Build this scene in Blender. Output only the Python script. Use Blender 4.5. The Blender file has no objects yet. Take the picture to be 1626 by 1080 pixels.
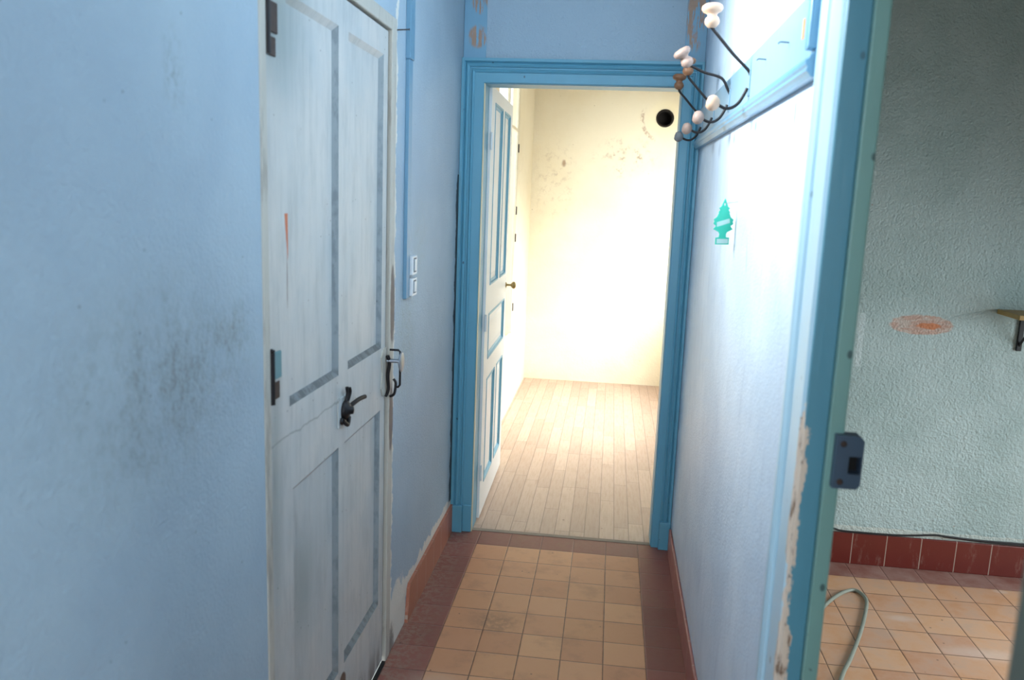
import bpy, bmesh, math, random
from mathutils import Vector, Matrix
random.seed(7)
S = bpy.context.scene
COL = S.collection
PI = math.pi

# ------------------------------------------------------------------ camera
CAM_M = [[0.9917455705684569, 0.1226165511981609, 0.03749539478542233],
         [0.057975483951787664, -0.16799013985745812, -0.9840823929789759],
         [-0.11436593250790159, 0.9781331679699551, -0.1737122309990222]]
CAM_C = (0.54509191, -3.69063342, 1.60372847)
CAM_F = 1293.4788721366442
cd = bpy.data.cameras.new('camera'); cam = bpy.data.objects.new('camera', cd); COL.objects.link(cam)
r_, d_, f_ = [Vector(v) for v in CAM_M]
mw = Matrix.Identity(4)
for i in range(3):
    mw[i][0] = r_[i]; mw[i][1] = -d_[i]; mw[i][2] = -f_[i]; mw[i][3] = CAM_C[i]
cam.matrix_world = mw
cd.sensor_width = 23.6; cd.lens = CAM_F / 1626 * 23.6
cd.clip_start = 0.05; cd.clip_end = 200
cd.dof.use_dof = True; cd.dof.focus_distance = 3.7; cd.dof.aperture_fstop = 2.4
S.camera = cam

# ------------------------------------------------------------------ view, world, lights
S.view_settings.view_transform = 'Standard'; S.view_settings.look = 'None'
S.view_settings.exposure = 0.0; S.view_settings.gamma = 1.0
S.view_settings.use_curve_mapping = False
W = bpy.data.worlds.new('sky'); S.world = W; W.use_nodes = True
bg = W.node_tree.nodes['Background']
bg.inputs[0].default_value = (0.94, 0.98, 1.0, 1); bg.inputs[1].default_value = 1.8

def area(name, loc, direction, sx, sy, power, color, spread=PI):
    l = bpy.data.lights.new(name, 'AREA'); l.shape = 'RECTANGLE'; l.size = sx; l.size_y = sy
    l.energy = power; l.color = color; l.spread = spread
    o = bpy.data.objects.new(name, l); COL.objects.link(o); o.location = loc
    o.rotation_euler = Vector(direction).to_track_quat('-Z', 'Y').to_euler()
    return o
COOL = (0.93, 0.975, 1.0)
area('added_transom_light', (-0.40, -1.6, 2.44), (1, 0.0, -0.42), 0.85, 0.50, 66, COOL, 1.9)  # unseen transom source, added to brighten the right wall
area('added_rear_fill', (0.4, -5.45, 1.75), (0, 1, -0.05), 1.2, 1.3, 72, COOL)  # unseen source behind the camera, added as general fill
area('added_side_room_light', (3.75, -1.35, 0.95), (-1, 0.25, -0.55), 1.2, 1.3, 37, (0.86, 0.96, 1.0), 2.0)  # unseen source, added to light the side room from the right
area('added_far_wall_beam', (1.80, 1.05, 1.75), (-0.40, 1.5, -0.38), 0.9, 1.0, 24, (0.95, 0.98, 1.0), 1.15)  # narrow beam through an unseen window, added to brighten the far wall
area('added_far_floor_beam', (1.70, 2.30, 1.70), (-1.0, -0.08, -1.25), 0.9, 0.9, 56, (0.95, 0.98, 1.0), 1.75)  # second beam, added to put a bright pool on the planks
area('daylight_far_window', (-0.75, 1.86, 1.6), (1, 0.1, -0.1), 1.0, 1.9, 9, (0.92, 0.96, 1.0))

# ------------------------------------------------------------------ mesh helpers
class MB:
    def __init__(s): s.v = []; s.f = []; s.mi = []; s.sm = []
    def add(s, vs, fs, mi=0, smooth=False):
        n = len(s.v); s.v += [tuple(v) for v in vs]
        for f in fs: s.f.append([n + i for i in f]); s.mi.append(mi); s.sm.append(smooth)
        return s
    def box(s, x0, x1, y0, y1, z0, z1, mi=0):
        v = [(x, y, z) for z in (z0, z1) for y in (y0, y1) for x in (x0, x1)]
        return s.add(v, [(0, 2, 3, 1), (4, 5, 7, 6), (0, 1, 5, 4), (2, 6, 7, 3), (0, 4, 6, 2), (1, 3, 7, 5)], mi)
    def bev(s, x0, x1, y0, y1, z0, z1, b=0.003, mi=0):
        bm = bmesh.new()
        r = bmesh.ops.create_cube(bm, size=1)
        for v in bm.verts:
            v.co = ((x0 + x1) / 2 + v.co.x * (x1 - x0), (y0 + y1) / 2 + v.co.y * (y1 - y0), (z0 + z1) / 2 + v.co.z * (z1 - z0))
        bmesh.ops.bevel(bm, geom=bm.edges[:], offset=b, segments=2, affect='EDGES', profile=0.5)
        bm.verts.index_update()
        s.add([v.co[:] for v in bm.verts], [[v.index for v in f.verts] for f in bm.faces], mi)
        bm.free(); return s
    def strip(s, rows, mi=0, smooth=False, closed=False):
        """rows: list of equally long vertex loops; quads between them"""
        n = len(rows[0]); vs = [p for r in rows for p in r]; fs = []
        for i in range(len(rows) - 1):
            for j in range(n if closed else n - 1):
                k = (j + 1) % n
                fs.append((i * n + j, i * n + k, (i + 1) * n + k, (i + 1) * n + j))
        return s.add(vs, fs, mi, smooth)
    def lathe(s, prof, org, axis, seg=20, mi=0, sq=1.0):
        """prof: (radius, height) pairs along axis"""
        a = Vector(axis).normalized(); u = a.orthogonal().normalized(); w = a.cross(u); o = Vector(org)
        rows = []
        for r, h in prof:
            rows.append([o + a * h + (u * math.cos(t) + w * math.sin(t)) * max(r, 1e-5) for t in [2 * PI * k / seg for k in range(seg)]])
        return s.strip(rows, mi, True, True)
    def tube(s, pts, r, seg=8, mi=0, smooth=True, sub=6):
        P = [Vector(p) for p in pts]
        if sub > 1 and len(P) > 2:
            Q = []
            for i in range(len(P) - 1):
                p0 = P[max(i - 1, 0)]; p1 = P[i]; p2 = P[i + 1]; p3 = P[min(i + 2, len(P) - 1)]
                for k in range(sub):
                    t = k / sub
                    Q.append(0.5 * ((2 * p1) + (p2 - p0) * t + (2 * p0 - 5 * p1 + 4 * p2 - p3) * t * t + (3 * p1 - p0 - 3 * p2 + p3) * t ** 3))
            Q.append(P[-1]); P = Q
        rows = []; u = None
        for i, p in enumerate(P):
            t = (P[min(i + 1, len(P) - 1)] - P[max(i - 1, 0)]).normalized()
            u = t.orthogonal().normalized() if u is None else (u - t * u.dot(t)).normalized()
            w = t.cross(u)
            rr = r(i / (len(P) - 1)) if callable(r) else r
            rows.append([p + (u * math.cos(a) + w * math.sin(a)) * rr for a in [2 * PI * k / seg for k in range(seg)]])
        n = len(rows[0]); s.strip(rows, mi, smooth, True)
        s.add(rows[0], [list(range(n))[::-1]], mi); s.add(rows[-1], [list(range(n))], mi)
        return s
    def prism(s, poly, d, mi=0):
        """poly: planar 3d loop, d: extrusion vector"""
        n = len(poly); a = [Vector(p) for p in poly]; b = [p + Vector(d) for p in a]
        fs = [list(range(n))[::-1], [n + i for i in range(n)]]
        fs += [(i, (i + 1) % n, n + (i + 1) % n, n + i) for i in range(n)]
        return s.add(a + b, fs, mi)
    def build(s, name, mats, parent=None, fixn=True):
        me = bpy.data.meshes.new(name)
        if not isinstance(mats, (list, tuple)): mats = [mats]
        o = bpy.data.objects.new(name, me); COL.objects.link(o)
        off = Vector((0, 0, 0))
        if parent is not None:
            o.parent = parent; off = WORLD[parent.name]
        WORLD[o.name] = off
        me.from_pydata([(Vector(v) - off) for v in s.v], [], s.f)
        for m in mats: me.materials.append(m)
        for p, mi, sm in zip(me.polygons, s.mi, s.sm): p.material_index = mi; p.use_smooth = sm
        if fixn:
            bm = bmesh.new(); bm.from_mesh(me); bmesh.ops.recalc_face_normals(bm, faces=bm.faces[:]); bm.to_mesh(me); bm.free()
        me.update(); return o
WORLD = {}
def tag(o, label=None, cat=None, group=None, kind=None):
    if label: o['label'] = label
    if cat: o['category'] = cat
    if group: o['group'] = group
    if kind: o['kind'] = kind
    return o
def thing(name, loc, label, cat, group=None, kind=None):
    o = bpy.data.objects.new(name, None); COL.objects.link(o); o.location = loc; o.empty_display_size = 0.05
    WORLD[o.name] = Vector(loc)
    return tag(o, label, cat, group, kind)

# ------------------------------------------------------------------ shader helpers
class NT:
    def __init__(s, name):
        s.m = bpy.data.materials.new(name); s.m.use_nodes = True; s.t = s.m.node_tree
        s.b = s.t.nodes['Principled BSDF']; s.geo = s.t.nodes.new('ShaderNodeNewGeometry')
        s.pos = s.geo.outputs['Position']
        x = s.t.nodes.new('ShaderNodeSeparateXYZ'); s.t.links.new(s.pos, x.inputs[0])
        s.x, s.y, s.z = x.outputs
    def ln(s, a, b):
        if hasattr(a, 'is_output'): s.t.links.new(a, b)
        elif isinstance(a, (tuple, list)): b.default_value = tuple(a) + ((1,) if len(a) == 3 and len(b.default_value) == 4 else ())
        else: b.default_value = a
    def m2(s, op, a, b=0.0, c=None, clamp=False):
        n = s.t.nodes.new('ShaderNodeMath'); n.operation = op; n.use_clamp = clamp
        s.ln(a, n.inputs[0]); s.ln(b, n.inputs[1])
        if c is not None: s.ln(c, n.inputs[2])
        return n.outputs[0]
    def add(s, a, b): return s.m2('ADD', a, b)
    def sub(s, a, b): return s.m2('SUBTRACT', a, b)
    def mul(s, a, b, clamp=False): return s.m2('MULTIPLY', a, b, clamp=clamp)
    def mx(s, a, b): return s.m2('MAXIMUM', a, b)
    def mn(s, a, b): return s.m2('MINIMUM', a, b)
    def gt(s, a, b): return s.m2('GREATER_THAN', a, b)
    def lt(s, a, b): return s.m2('LESS_THAN', a, b)
    def ramp(s, v, lo, hi):
        n = s.t.nodes.new('ShaderNodeMapRange'); n.interpolation_type = 'SMOOTHSTEP'
        s.ln(v, n.inputs[0]); n.inputs[1].default_value = lo; n.inputs[2].default_value = hi
        n.inputs[3].default_value = 0; n.inputs[4].default_value = 1
        return n.outputs[0]
    def dn(s, v, lo, hi):   # 1 below lo, 0 above hi
        return s.sub(1.0, s.ramp(v, lo, hi))
    def scale(s, sx, sy, sz):
        n = s.t.nodes.new('ShaderNodeMapping'); n.inputs['Scale'].default_value = (sx, sy, sz)
        s.t.links.new(s.pos, n.inputs[0]); return n.outputs[0]
    def noise(s, sc, det=4, rough=0.55, vec=None, dist=0.0):
        n = s.t.nodes.new('ShaderNodeTexNoise'); n.inputs['Scale'].default_value = sc
        n.inputs['Detail'].default_value = det; n.inputs['Roughness'].default_value = rough; n.inputs['Distortion'].default_value = dist
        s.t.links.new(vec if vec is not None else s.pos, n.inputs['Vector']); return n.outputs[0]
    def vor(s, sc, vec=None, feat='F1'):
        n = s.t.nodes.new('ShaderNodeTexVoronoi'); n.feature = feat; n.inputs['Scale'].default_value = sc
        s.t.links.new(vec if vec is not None else s.pos, n.inputs['Vector']); return n.outputs['Distance']
    def white(s, a, b):
        c = s.t.nodes.new('ShaderNodeCombineXYZ'); s.ln(a, c.inputs[0]); s.ln(b, c.inputs[1])
        n = s.t.nodes.new('ShaderNodeTexWhiteNoise'); n.noise_dimensions = '3D'; s.t.links.new(c.outputs[0], n.inputs['Vector'])
        return n.outputs['Value']
    def mix(s, f, a, b):
        n = s.t.nodes.new('ShaderNodeMix'); n.data_type = 'RGBA'
        s.ln(f, n.inputs[0]); s.ln(a, n.inputs[6]); s.ln(b, n.inputs[7]); return n.outputs[2]
    def bump(s, h, strength=0.5, dist=0.01, normal=None):
        n = s.t.nodes.new('ShaderNodeBump'); n.inputs['Strength'].default_value = strength; n.inputs['Distance'].default_value = dist
        s.ln(h, n.inputs['Height'])
        if normal is not None: s.t.links.new(normal, n.inputs['Normal'])
        return n.outputs[0]
    def ell(s, a, ca, ra, b, cb, rb, soft=0.5, ns=None, namp=0.5):
        """soft ellipse mask 1 inside in coordinates a, b"""
        da = s.mul(s.sub(a, ca), 1 / ra); db = s.mul(s.sub(b, cb), 1 / rb)
        d = s.m2('SQRT', s.add(s.mul(da, da), s.mul(db, db)))
        if ns is not None: d = s.add(d, s.mul(s.sub(ns, 0.5), namp))
        return s.dn(d, 1 - soft, 1 + 1e-3)
    def out(s, color, rough=0.6, normal=None, metal=0.0, spec=None):
        s.ln(color, s.b.inputs['Base Color']); s.ln(rough, s.b.inputs['Roughness']); s.b.inputs['Metallic'].default_value = metal
        if spec is not None: s.b.inputs['Specular IOR Level'].default_value = spec
        if normal is not None: s.t.links.new(normal, s.b.inputs['Normal'])
        return s.m
def lin(r, g, b):
    f = lambda c: (c / 255 / 12.92) if c <= 10.3 else ((c / 255 + 0.055) / 1.055) ** 2.4
    return (f(r), f(g), f(b))

def simple(name, rgb, rough=0.5, metal=0.0, var=0.12, sc=30, bump=0.0):
    n = NT(name); k = n.noise(sc, 4)
    c = lin(*rgb); d = tuple(v * (1 - var * 2) for v in c)
    return n.out(n.mix(k, d, c), rough, n.bump(k, bump, 0.003) if bump else None, metal)

def plaster(n, fine=220, coarse=26, strength=0.45, lumps=0.6):
    a = n.vor(fine, None, 'SMOOTH_F1'); b = n.noise(fine * 0.45, 5, 0.6); c = n.noise(coarse, 3)
    h = n.add(n.mul(a, 0.5), n.add(n.mul(b, 0.8), n.mul(c, lumps)))
    return n.bump(h, strength, 0.006)

def mat_wall_blue_left():
    n = NT('blue_plaster_left'); big = n.noise(1.6, 4, 0.6); med = n.noise(9, 5, 0.6); fin = n.noise(45, 5, 0.65)
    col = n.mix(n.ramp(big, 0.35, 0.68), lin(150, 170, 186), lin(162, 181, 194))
    # greenish mildew patches with their own shape, speckled
    sp = n.ramp(n.noise(70, 6, 0.75, n.scale(1, 1, 0.7)), 0.44, 0.62)
    cl = n.ramp(med, 0.40, 0.60)
    m1 = n.ell(n.y, -2.48, 0.46, n.z, 1.29, 0.27, 0.98, med, 0.7)
    m2_ = n.ell(n.y, -2.58, 0.13, n.z, 1.25, 0.15, 0.95, med, 0.6)
    m3 = n.ell(n.y, -2.44, 0.05, n.z, 1.79, 0.09, 0.9, fin, 0.9)
    m4 = n.ell(n.y, -2.30, 0.20, n.z, 1.33, 0.12, 0.9, med, 0.8)
    grime = n.mx(n.mul(n.mx(m1, m4), n.add(0.24, n.mul(sp, 0.40))), n.mx(n.mul(m2_, n.add(0.3, n.mul(sp, 0.45))), n.mul(m3, n.mul(sp, 0.5))))
    grime = n.mul(grime, n.add(0.45, n.mul(cl, 0.75)), True)
    col = n.mix(grime, col, lin(104, 112, 106))
    # hand grime around the switches and latch
    g2 = n.mul(n.ell(n.y, -0.95, 0.22, n.z, 1.12, 0.42, 0.95, med, 0.6), n.add(0.22, n.mul(sp, 0.3)))
    g3 = n.mul(n.ell(n.y, -0.75, 0.22, n.z, 1.45, 0.22, 0.95, med, 0.6), n.add(0.12, n.mul(sp, 0.18)))
    col = n.mix(n.mx(g2, g3), col, lin(150, 156, 146))
    # sparse dark pin specks
    spk = n.dn(n.vor(15), 0.03, 0.045)
    col = n.mix(n.mul(spk, 0.55), col, lin(80, 84, 84))
    # bare pale plaster beside the door frame and near its foot
    wob = n.mul(n.sub(n.noise(14, 6, 0.7), 0.5), 0.09)
    edge = n.lt(n.m2('ABSOLUTE', n.sub(n.add(n.y, wob), -1.115)), 0.012)
    edge = n.mx(edge, n.lt(n.m2('ABSOLUTE', n.sub(n.add(n.y, n.mul(wob, 0.5)), -2.105)), 0.012))
    foot = n.ell(n.y, -1.02, 0.14, n.z, 0.05, 0.19, 0.15, n.noise(20, 5, 0.65), 0.9)
    far = n.mul(n.lt(n.add(n.z, n.mul(wob, 1.2)), 0.175), n.mul(n.gt(n.y, -0.95), n.gt(n.z, 0.1)))
    col = n.mix(n.mul(n.mx(edge, n.mx(foot, far)), 0.85), col, lin(222, 216, 204))
    crk = n.mul(n.ell(n.y, -1.10, 0.05, n.z, 0.01, 0.10, 0.5, fin, 1.2), 0.7)
    col = n.mix(crk, col, lin(70, 66, 62))
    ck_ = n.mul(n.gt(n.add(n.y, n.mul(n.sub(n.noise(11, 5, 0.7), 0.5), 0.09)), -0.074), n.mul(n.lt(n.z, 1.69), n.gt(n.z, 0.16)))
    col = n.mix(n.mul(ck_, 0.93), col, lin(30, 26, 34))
    # dark split beside the latch: narrow lens shaped gap
    gap = n.mx(n.ell(n.y, -1.113, 0.013, n.z, 1.23, 0.13, 0.3, fin, 0.5), n.ell(n.y, -1.118, 0.014, n.z, 0.86, 0.10, 0.3, fin, 0.5))
    col = n.mix(n.mul(gap, 0.85), col, lin(62, 52, 62))
    return n.out(col, 0.55, plaster(n, 150, 14, 0.35, 1.0))

def mat_wall_blue_right():
    n = NT('blue_plaster_right'); big = n.noise(2.2, 4, 0.6); fin = n.noise(45, 5, 0.65); med = n.noise(9, 5)
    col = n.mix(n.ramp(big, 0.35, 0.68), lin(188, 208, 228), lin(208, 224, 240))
    st = n.mul(n.ramp(n.noise(26, 6, 0.7, n.scale(1, 1, 0.16)), 0.52, 0.72), 0.30)
    col = n.mix(st, col, lin(140, 160, 186))
    far = n.mul(n.dn(n.sub(0.0, n.y), 0.05, 0.75), n.mul(n.ramp(med, 0.3, 0.6), 0.35))  # light falloff towards the far end mixed into the wall colour
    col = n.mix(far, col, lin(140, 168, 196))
    # soft dark blue spots under the coat rack, scratches
    for (cy, cz, ry, rz, k) in ((-1.473, 1.805, 0.03, 0.03, 0.8), (-1.096, 1.80, 0.035, 0.03, 0.55), (-0.75, 1.79, 0.05, 0.05, 0.35)):
        col = n.mix(n.mul(n.ell(n.y, cy, ry, n.z, cz, rz, 0.9, fin, 0.6), k), col, lin(62, 92, 120))
    col = n.mix(n.mul(n.ell(n.y, -1.947, 0.010, n.z, 1.79, 0.035, 0.35, fin, 0.7), 0.85), col, lin(88, 84, 108))
    col = n.mix(n.mul(n.ell(n.y, -1.950, 0.004, n.z, 1.73, 0.055, 0.3, fin, 0.5), 0.9), col, lin(74, 84, 120))
    col = n.mix(n.mul(n.ell(n.add(n.y, n.mul(n.sub(n.z, 1.47), -0.35)), -1.51, 0.008, n.z, 1.47, 0.07, 0.7, fin, 0.7), 0.6), col, lin(96, 124, 176))
    spk = n.dn(n.vor(17), 0.03, 0.05)
    col = n.mix(n.mul(spk, 0.35), col, lin(110, 120, 140))
    low = n.mul(n.dn(n.z, 0.10, 0.26), n.ramp(fin, 0.4, 0.6))
    col = n.mix(n.mul(low, 0.35), col, lin(205, 200, 190))
    return n.out(col, 0.42, plaster(n, 170, 14, 0.30, 1.0))

def mat_wall_end():
    n = NT('blue_plaster_end'); big = n.noise(2.2, 4, 0.6)
    col = n.mix(big, lin(148, 170, 187), lin(160, 182, 199))
    spk = n.dn(n.vor(16), 0.03, 0.05)
    col = n.mix(n.mul(spk, 0.6), col, lin(60, 90, 115))
    return n.out(col, 0.5, plaster(n, 130, 12, 0.55, 1.0))

def mat_side_room():
    n = NT('pale_green_plaster'); big = n.noise(1.7, 5, 0.6); fin = n.noise(60, 5, 0.6); med = n.noise(11, 5, 0.6)
    col = n.mix(n.ramp(big, 0.38, 0.62), lin(168, 188, 188), lin(184, 202, 203))
    # smooth round repair with pale halo and scraped scar to the brick
    a = n.ell(n.x, 1.90, 0.140, n.z, 1.12, 0.046, 0.12, n.noise(34, 5, 0.7), 0.35)
    col = n.mix(n.mul(a, 0.9), col, n.mix(n.ramp(n.noise(40, 5, 0.6, n.scale(0.35, 1, 1.6)), 0.45, 0.6), lin(200, 160, 144), lin(206, 186, 176)))
    b = n.ell(n.x, 1.93, 0.055, n.z, 1.116, 0.016, 0.3, n.noise(30, 5), 1.2)
    col = n.mix(b, col, lin(208, 132, 92))
    pal = n.mul(n.lt(n.m2('ABSOLUTE', n.sub(n.x, 1.655)), 0.012), n.lt(n.m2('ABSOLUTE', n.sub(n.z, 1.04)), 0.12))
    col = n.mix(n.mul(pal, 0.4), col, lin(225, 236, 240))
    spk = n.dn(n.vor(9), 0.02, 0.04)
    col = n.mix(n.mul(spk, 0.6), col, lin(150, 110, 90))
    low = n.lt(n.add(n.z, n.mul(n.sub(med, 0.5), 0.02)), 0.180)
    col = n.mix(n.mul(low, 0.75), col, lin(214, 216, 208))
    h = n.add(n.mul(n.noise(58, 6, 0.62), 1.5), n.add(n.mul(n.vor(120, None, 'SMOOTH_F1'), 0.6), n.mul(med, 1.2)))
    return n.out(col, 0.55, n.bump(h, 0.62, 0.010))

def mat_cream():
    n = NT('cream_yellow_plaster'); big = n.noise(1.5, 5, 0.6); med = n.noise(7, 6, 0.65); fin = n.noise(50, 5, 0.6)
    col = n.mix(n.ramp(big, 0.35, 0.65), lin(232, 219, 190), lin(238, 227, 202))
    # soot and flaking near the flue hole
    dx = n.sub(n.x, 0.93); dz = n.sub(n.z, 2.29); r = n.m2('SQRT', n.add(n.mul(dx, dx), n.mul(dz, dz)))
    ring = n.mul(n.dn(n.m2('ABSOLUTE', n.sub(r, 0.19)), 0.006, 0.022), n.mul(n.lt(n.x, 0.86), n.gt(n.ramp(med, 0.4, 0.6), 0.35)))
    ring = n.mul(ring, n.mul(n.dn(n.m2('ABSOLUTE', n.sub(n.z, 2.23)), 0.08, 0.16), n.ramp(fin, 0.35, 0.6)))
    col = n.mix(n.mul(ring, 0.75), col, lin(172, 138, 108))
    disc = n.dn(r, 0.10, 0.19)
    col = n.mix(n.mul(disc, 0.35), col, lin(252, 236, 190))
    sc_ = n.ramp(n.noise(16, 7, 0.72), 0.50, 0.66)
    s1 = n.ell(n.x, 0.63, 0.34, n.z, 1.97, 0.22, 0.95, med, 0.8)
    s2 = n.ell(n.x, 0.56, 0.13, n.z, 1.88, 0.12, 0.9, med, 0.8)
    s3 = n.ell(n.x, 0.03, 0.30, n.z, 1.75, 0.5, 0.95, med, 0.8)
    g = n.mx(n.mul(n.mul(s1, sc_), 0.7), n.mx(n.mul(n.mul(s2, sc_), 0.75), n.mul(n.mul(s3, sc_), 0.32)))
    col = n.mix(g, col, lin(128, 90, 64))
    col = n.mix(n.mul(n.ell(n.x, 0.10, 0.022, n.z, 1.90, 0.04, 0.6, fin, 0.8), 0.7), col, lin(150, 112, 80))
    spk = n.dn(n.vor(9), 0.02, 0.045)
    col = n.mix(n.mul(spk, 0.55), col, lin(140, 104, 76))
    return n.out(col, 0.65, plaster(n, 110, 10, 0.5, 1.2))

def mat_paint(name, rgb, speck=0.6, rough=0.38, var=0.08, specks=11, chip=None):
    n = NT(name); a = n.noise(7, 5, 0.6, n.scale(1, 1, 0.3)); c = lin(*rgb)
    col = n.mix(a, tuple(v * (1 - var * 2) for v in c), c)
    spk = n.mul(n.dn(n.vor(specks, n.scale(1, 1, 0.7)), 0.035, 0.06), speck)
    col = n.mix(spk, col, lin(44, 48, 54))
    if chip: col = chip(n, col)
    return n.out(col, rough, n.bump(n.noise(60, 5, 0.6, n.scale(1, 1, 0.15)), 0.25, 0.003))

def chip_posts(n, col):   # flaked patches over the corners of the inner door
    v = n.noise(60, 6, 0.7, n.scale(1.3, 1, 0.16))
    m = n.ramp(v, 0.47, 0.51)
    a = n.mx(n.ell(n.x, -0.085, 0.05, n.z, 2.285, 0.055, 0.3), n.ell(n.x, -0.08, 0.04, n.z, 2.43, 0.06, 0.3))
    b = n.ell(n.x, 0.845, 0.045, n.z, 2.38, 0.16, 0.25)
    return n.mix(n.mul(n.mx(a, b), m), col, n.mix(n.noise(40, 3), lin(150, 118, 98), lin(176, 146, 126)))

def chip_corner(n, col):  # worn primer along the near arris of the doorway casing
    w = n.noise(16, 7, 0.7, n.scale(1, 1, 0.35)); w2 = n.noise(60, 5, 0.7, n.scale(1, 1, 0.3))
    amt = n.mul(n.dn(n.z, 1.25, 1.62), 1.0)
    d = n.add(n.m2('ABSOLUTE', n.sub(n.y, -2.312)), n.m2('ABSOLUTE', n.sub(n.x, 0.884)))
    m = n.gt(n.add(n.mul(n.sub(w, 0.40), 0.085), n.mul(n.sub(w2, 0.5), 0.02)), n.add(n.sub(d, 0.006), n.mul(n.sub(1.0, amt), 0.2)))
    col = n.mix(m, col, n.mix(n.ramp(w2, 0.56, 0.64), lin(206, 188, 172), lin(120, 96, 80)))
    spots = n.mul(n.dn(n.vor(26, n.scale(1, 1, 0.6)), 0.09, 0.13), n.gt(n.noise(5), 0.5))
    return n.mix(n.mul(spots, 0.7), col, lin(34, 44, 52))

def mat_door_white():
    n = NT('worn_white_door_paint'); a = n.noise(3.0, 5, 0.6); b = n.noise(18, 6, 0.7, n.scale(1, 1, 0.25)); f = n.noise(60, 5, 0.7)
    col = n.mix(n.ramp(a, 0.3, 0.7), lin(178, 183, 184), lin(196, 193, 189))
    st = n.ramp(n.noise(30, 6, 0.72, n.scale(1, 1.2, 0.10)), 0.46, 0.70)
    col = n.mix(n.mul(st, 0.22), col, lin(132, 138, 136))
    col = n.mix(n.mul(n.ramp(b, 0.46, 0.7), 0.38), col, lin(140, 148, 150))
    # greenish grime at the top left, on the lower panel and beside the hinges
    g = n.mx(n.mul(n.ell(n.y, -2.02, 0.28, n.z, 1.95, 0.26, 0.95, b, 0.5), 0.62), n.mul(n.ell(n.y, -1.87, 0.12, n.z, 0.62, 0.22, 0.95, b, 0.6), 0.45))
    g = n.mx(g, n.mul(n.ell(n.y, -2.05, 0.05, n.z, 0.95, 0.5, 0.9, b, 0.8), 0.4))
    col = n.mix(g, col, lin(112, 126, 124))
    # bare orange wood split on the hinge stile
    wd = n.mul(n.mx(n.sub(n.z, 1.445), 0.0), 0.155)
    t = n.mul(n.mul(n.lt(n.m2('ABSOLUTE', n.add(n.sub(n.y, -1.972), n.mul(n.sub(f, 0.5), 0.004))), wd), n.lt(n.z, 1.549)), 1.0)
    col = n.mix(t, col, lin(188, 92, 52))
    t2 = n.ell(n.y, -1.976, 0.0035, n.z, 1.40, 0.07, 0.3, f, 0.8)
    col = n.mix(n.mul(t2, 0.8), col, lin(120, 98, 88))
    t3 = n.ell(n.y, -1.60, 0.035, n.z, 0.19, 0.035, 0.2, b, 0.5)
    col = n.mix(t3, col, lin(92, 72, 64))
    # older paint edge across the lock rail
    ed = n.m2('ABSOLUTE', n.sub(n.z, n.add(1.045, n.mul(n.sub(n.noise(9, 4), 0.5), 0.05))))
    col = n.mix(n.mul(n.mul(n.dn(ed, 0.001, 0.004), n.lt(n.y, -1.63)), 0.5), col, lin(110, 112, 110))
    foot = n.mul(n.dn(n.z, 0.02, 0.14), n.ramp(b, 0.42, 0.6))
    col = n.mix(n.mul(foot, 0.7), col, lin(92, 78, 70))
    spk = n.mul(n.dn(n.vor(22), 0.035, 0.065), 0.75)
    col = n.mix(spk, col, lin(80, 74, 70))
    return n.out(col, 0.45, n.bump(n.noise(50, 5, 0.6, n.scale(1, 1, 0.12)), 0.3, 0.003))

def chip_frame(n, col):
    f = n.noise(50, 6, 0.7, n.scale(1, 1, 0.4))
    g = n.mx(n.ell(n.y, -1.142, 0.026, n.z, 1.245, 0.15, 0.25, f, 0.7), n.ell(n.y, -1.142, 0.026, n.z, 0.86, 0.13, 0.25, f, 0.8))
    col = n.mix(n.mul(g, 0.9), col, lin(58, 48, 60))
    w = n.mul(n.ramp(n.noise(24, 6, 0.7, n.scale(1, 1, 0.2)), 0.5, 0.66), 0.45)
    return n.mix(w, col, lin(112, 104, 96))

def chip_dirt(n, col):
    f = n.noise(30, 6, 0.7, n.scale(1, 1, 0.5)); low = n.mx(n.dn(n.m2('ABSOLUTE', n.sub(n.z, 1.122)), 0.004, 0.02), n.dn(n.m2('ABSOLUTE', n.sub(n.z, 0.252)), 0.004, 0.02))
    col = n.mix(n.mul(low, n.add(0.35, n.mul(n.ramp(f, 0.4, 0.6), 0.5))), col, lin(78, 76, 74))
    return n.mix(n.mul(n.ramp(f, 0.45, 0.62), 0.5), col, lin(92, 98, 104))

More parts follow.
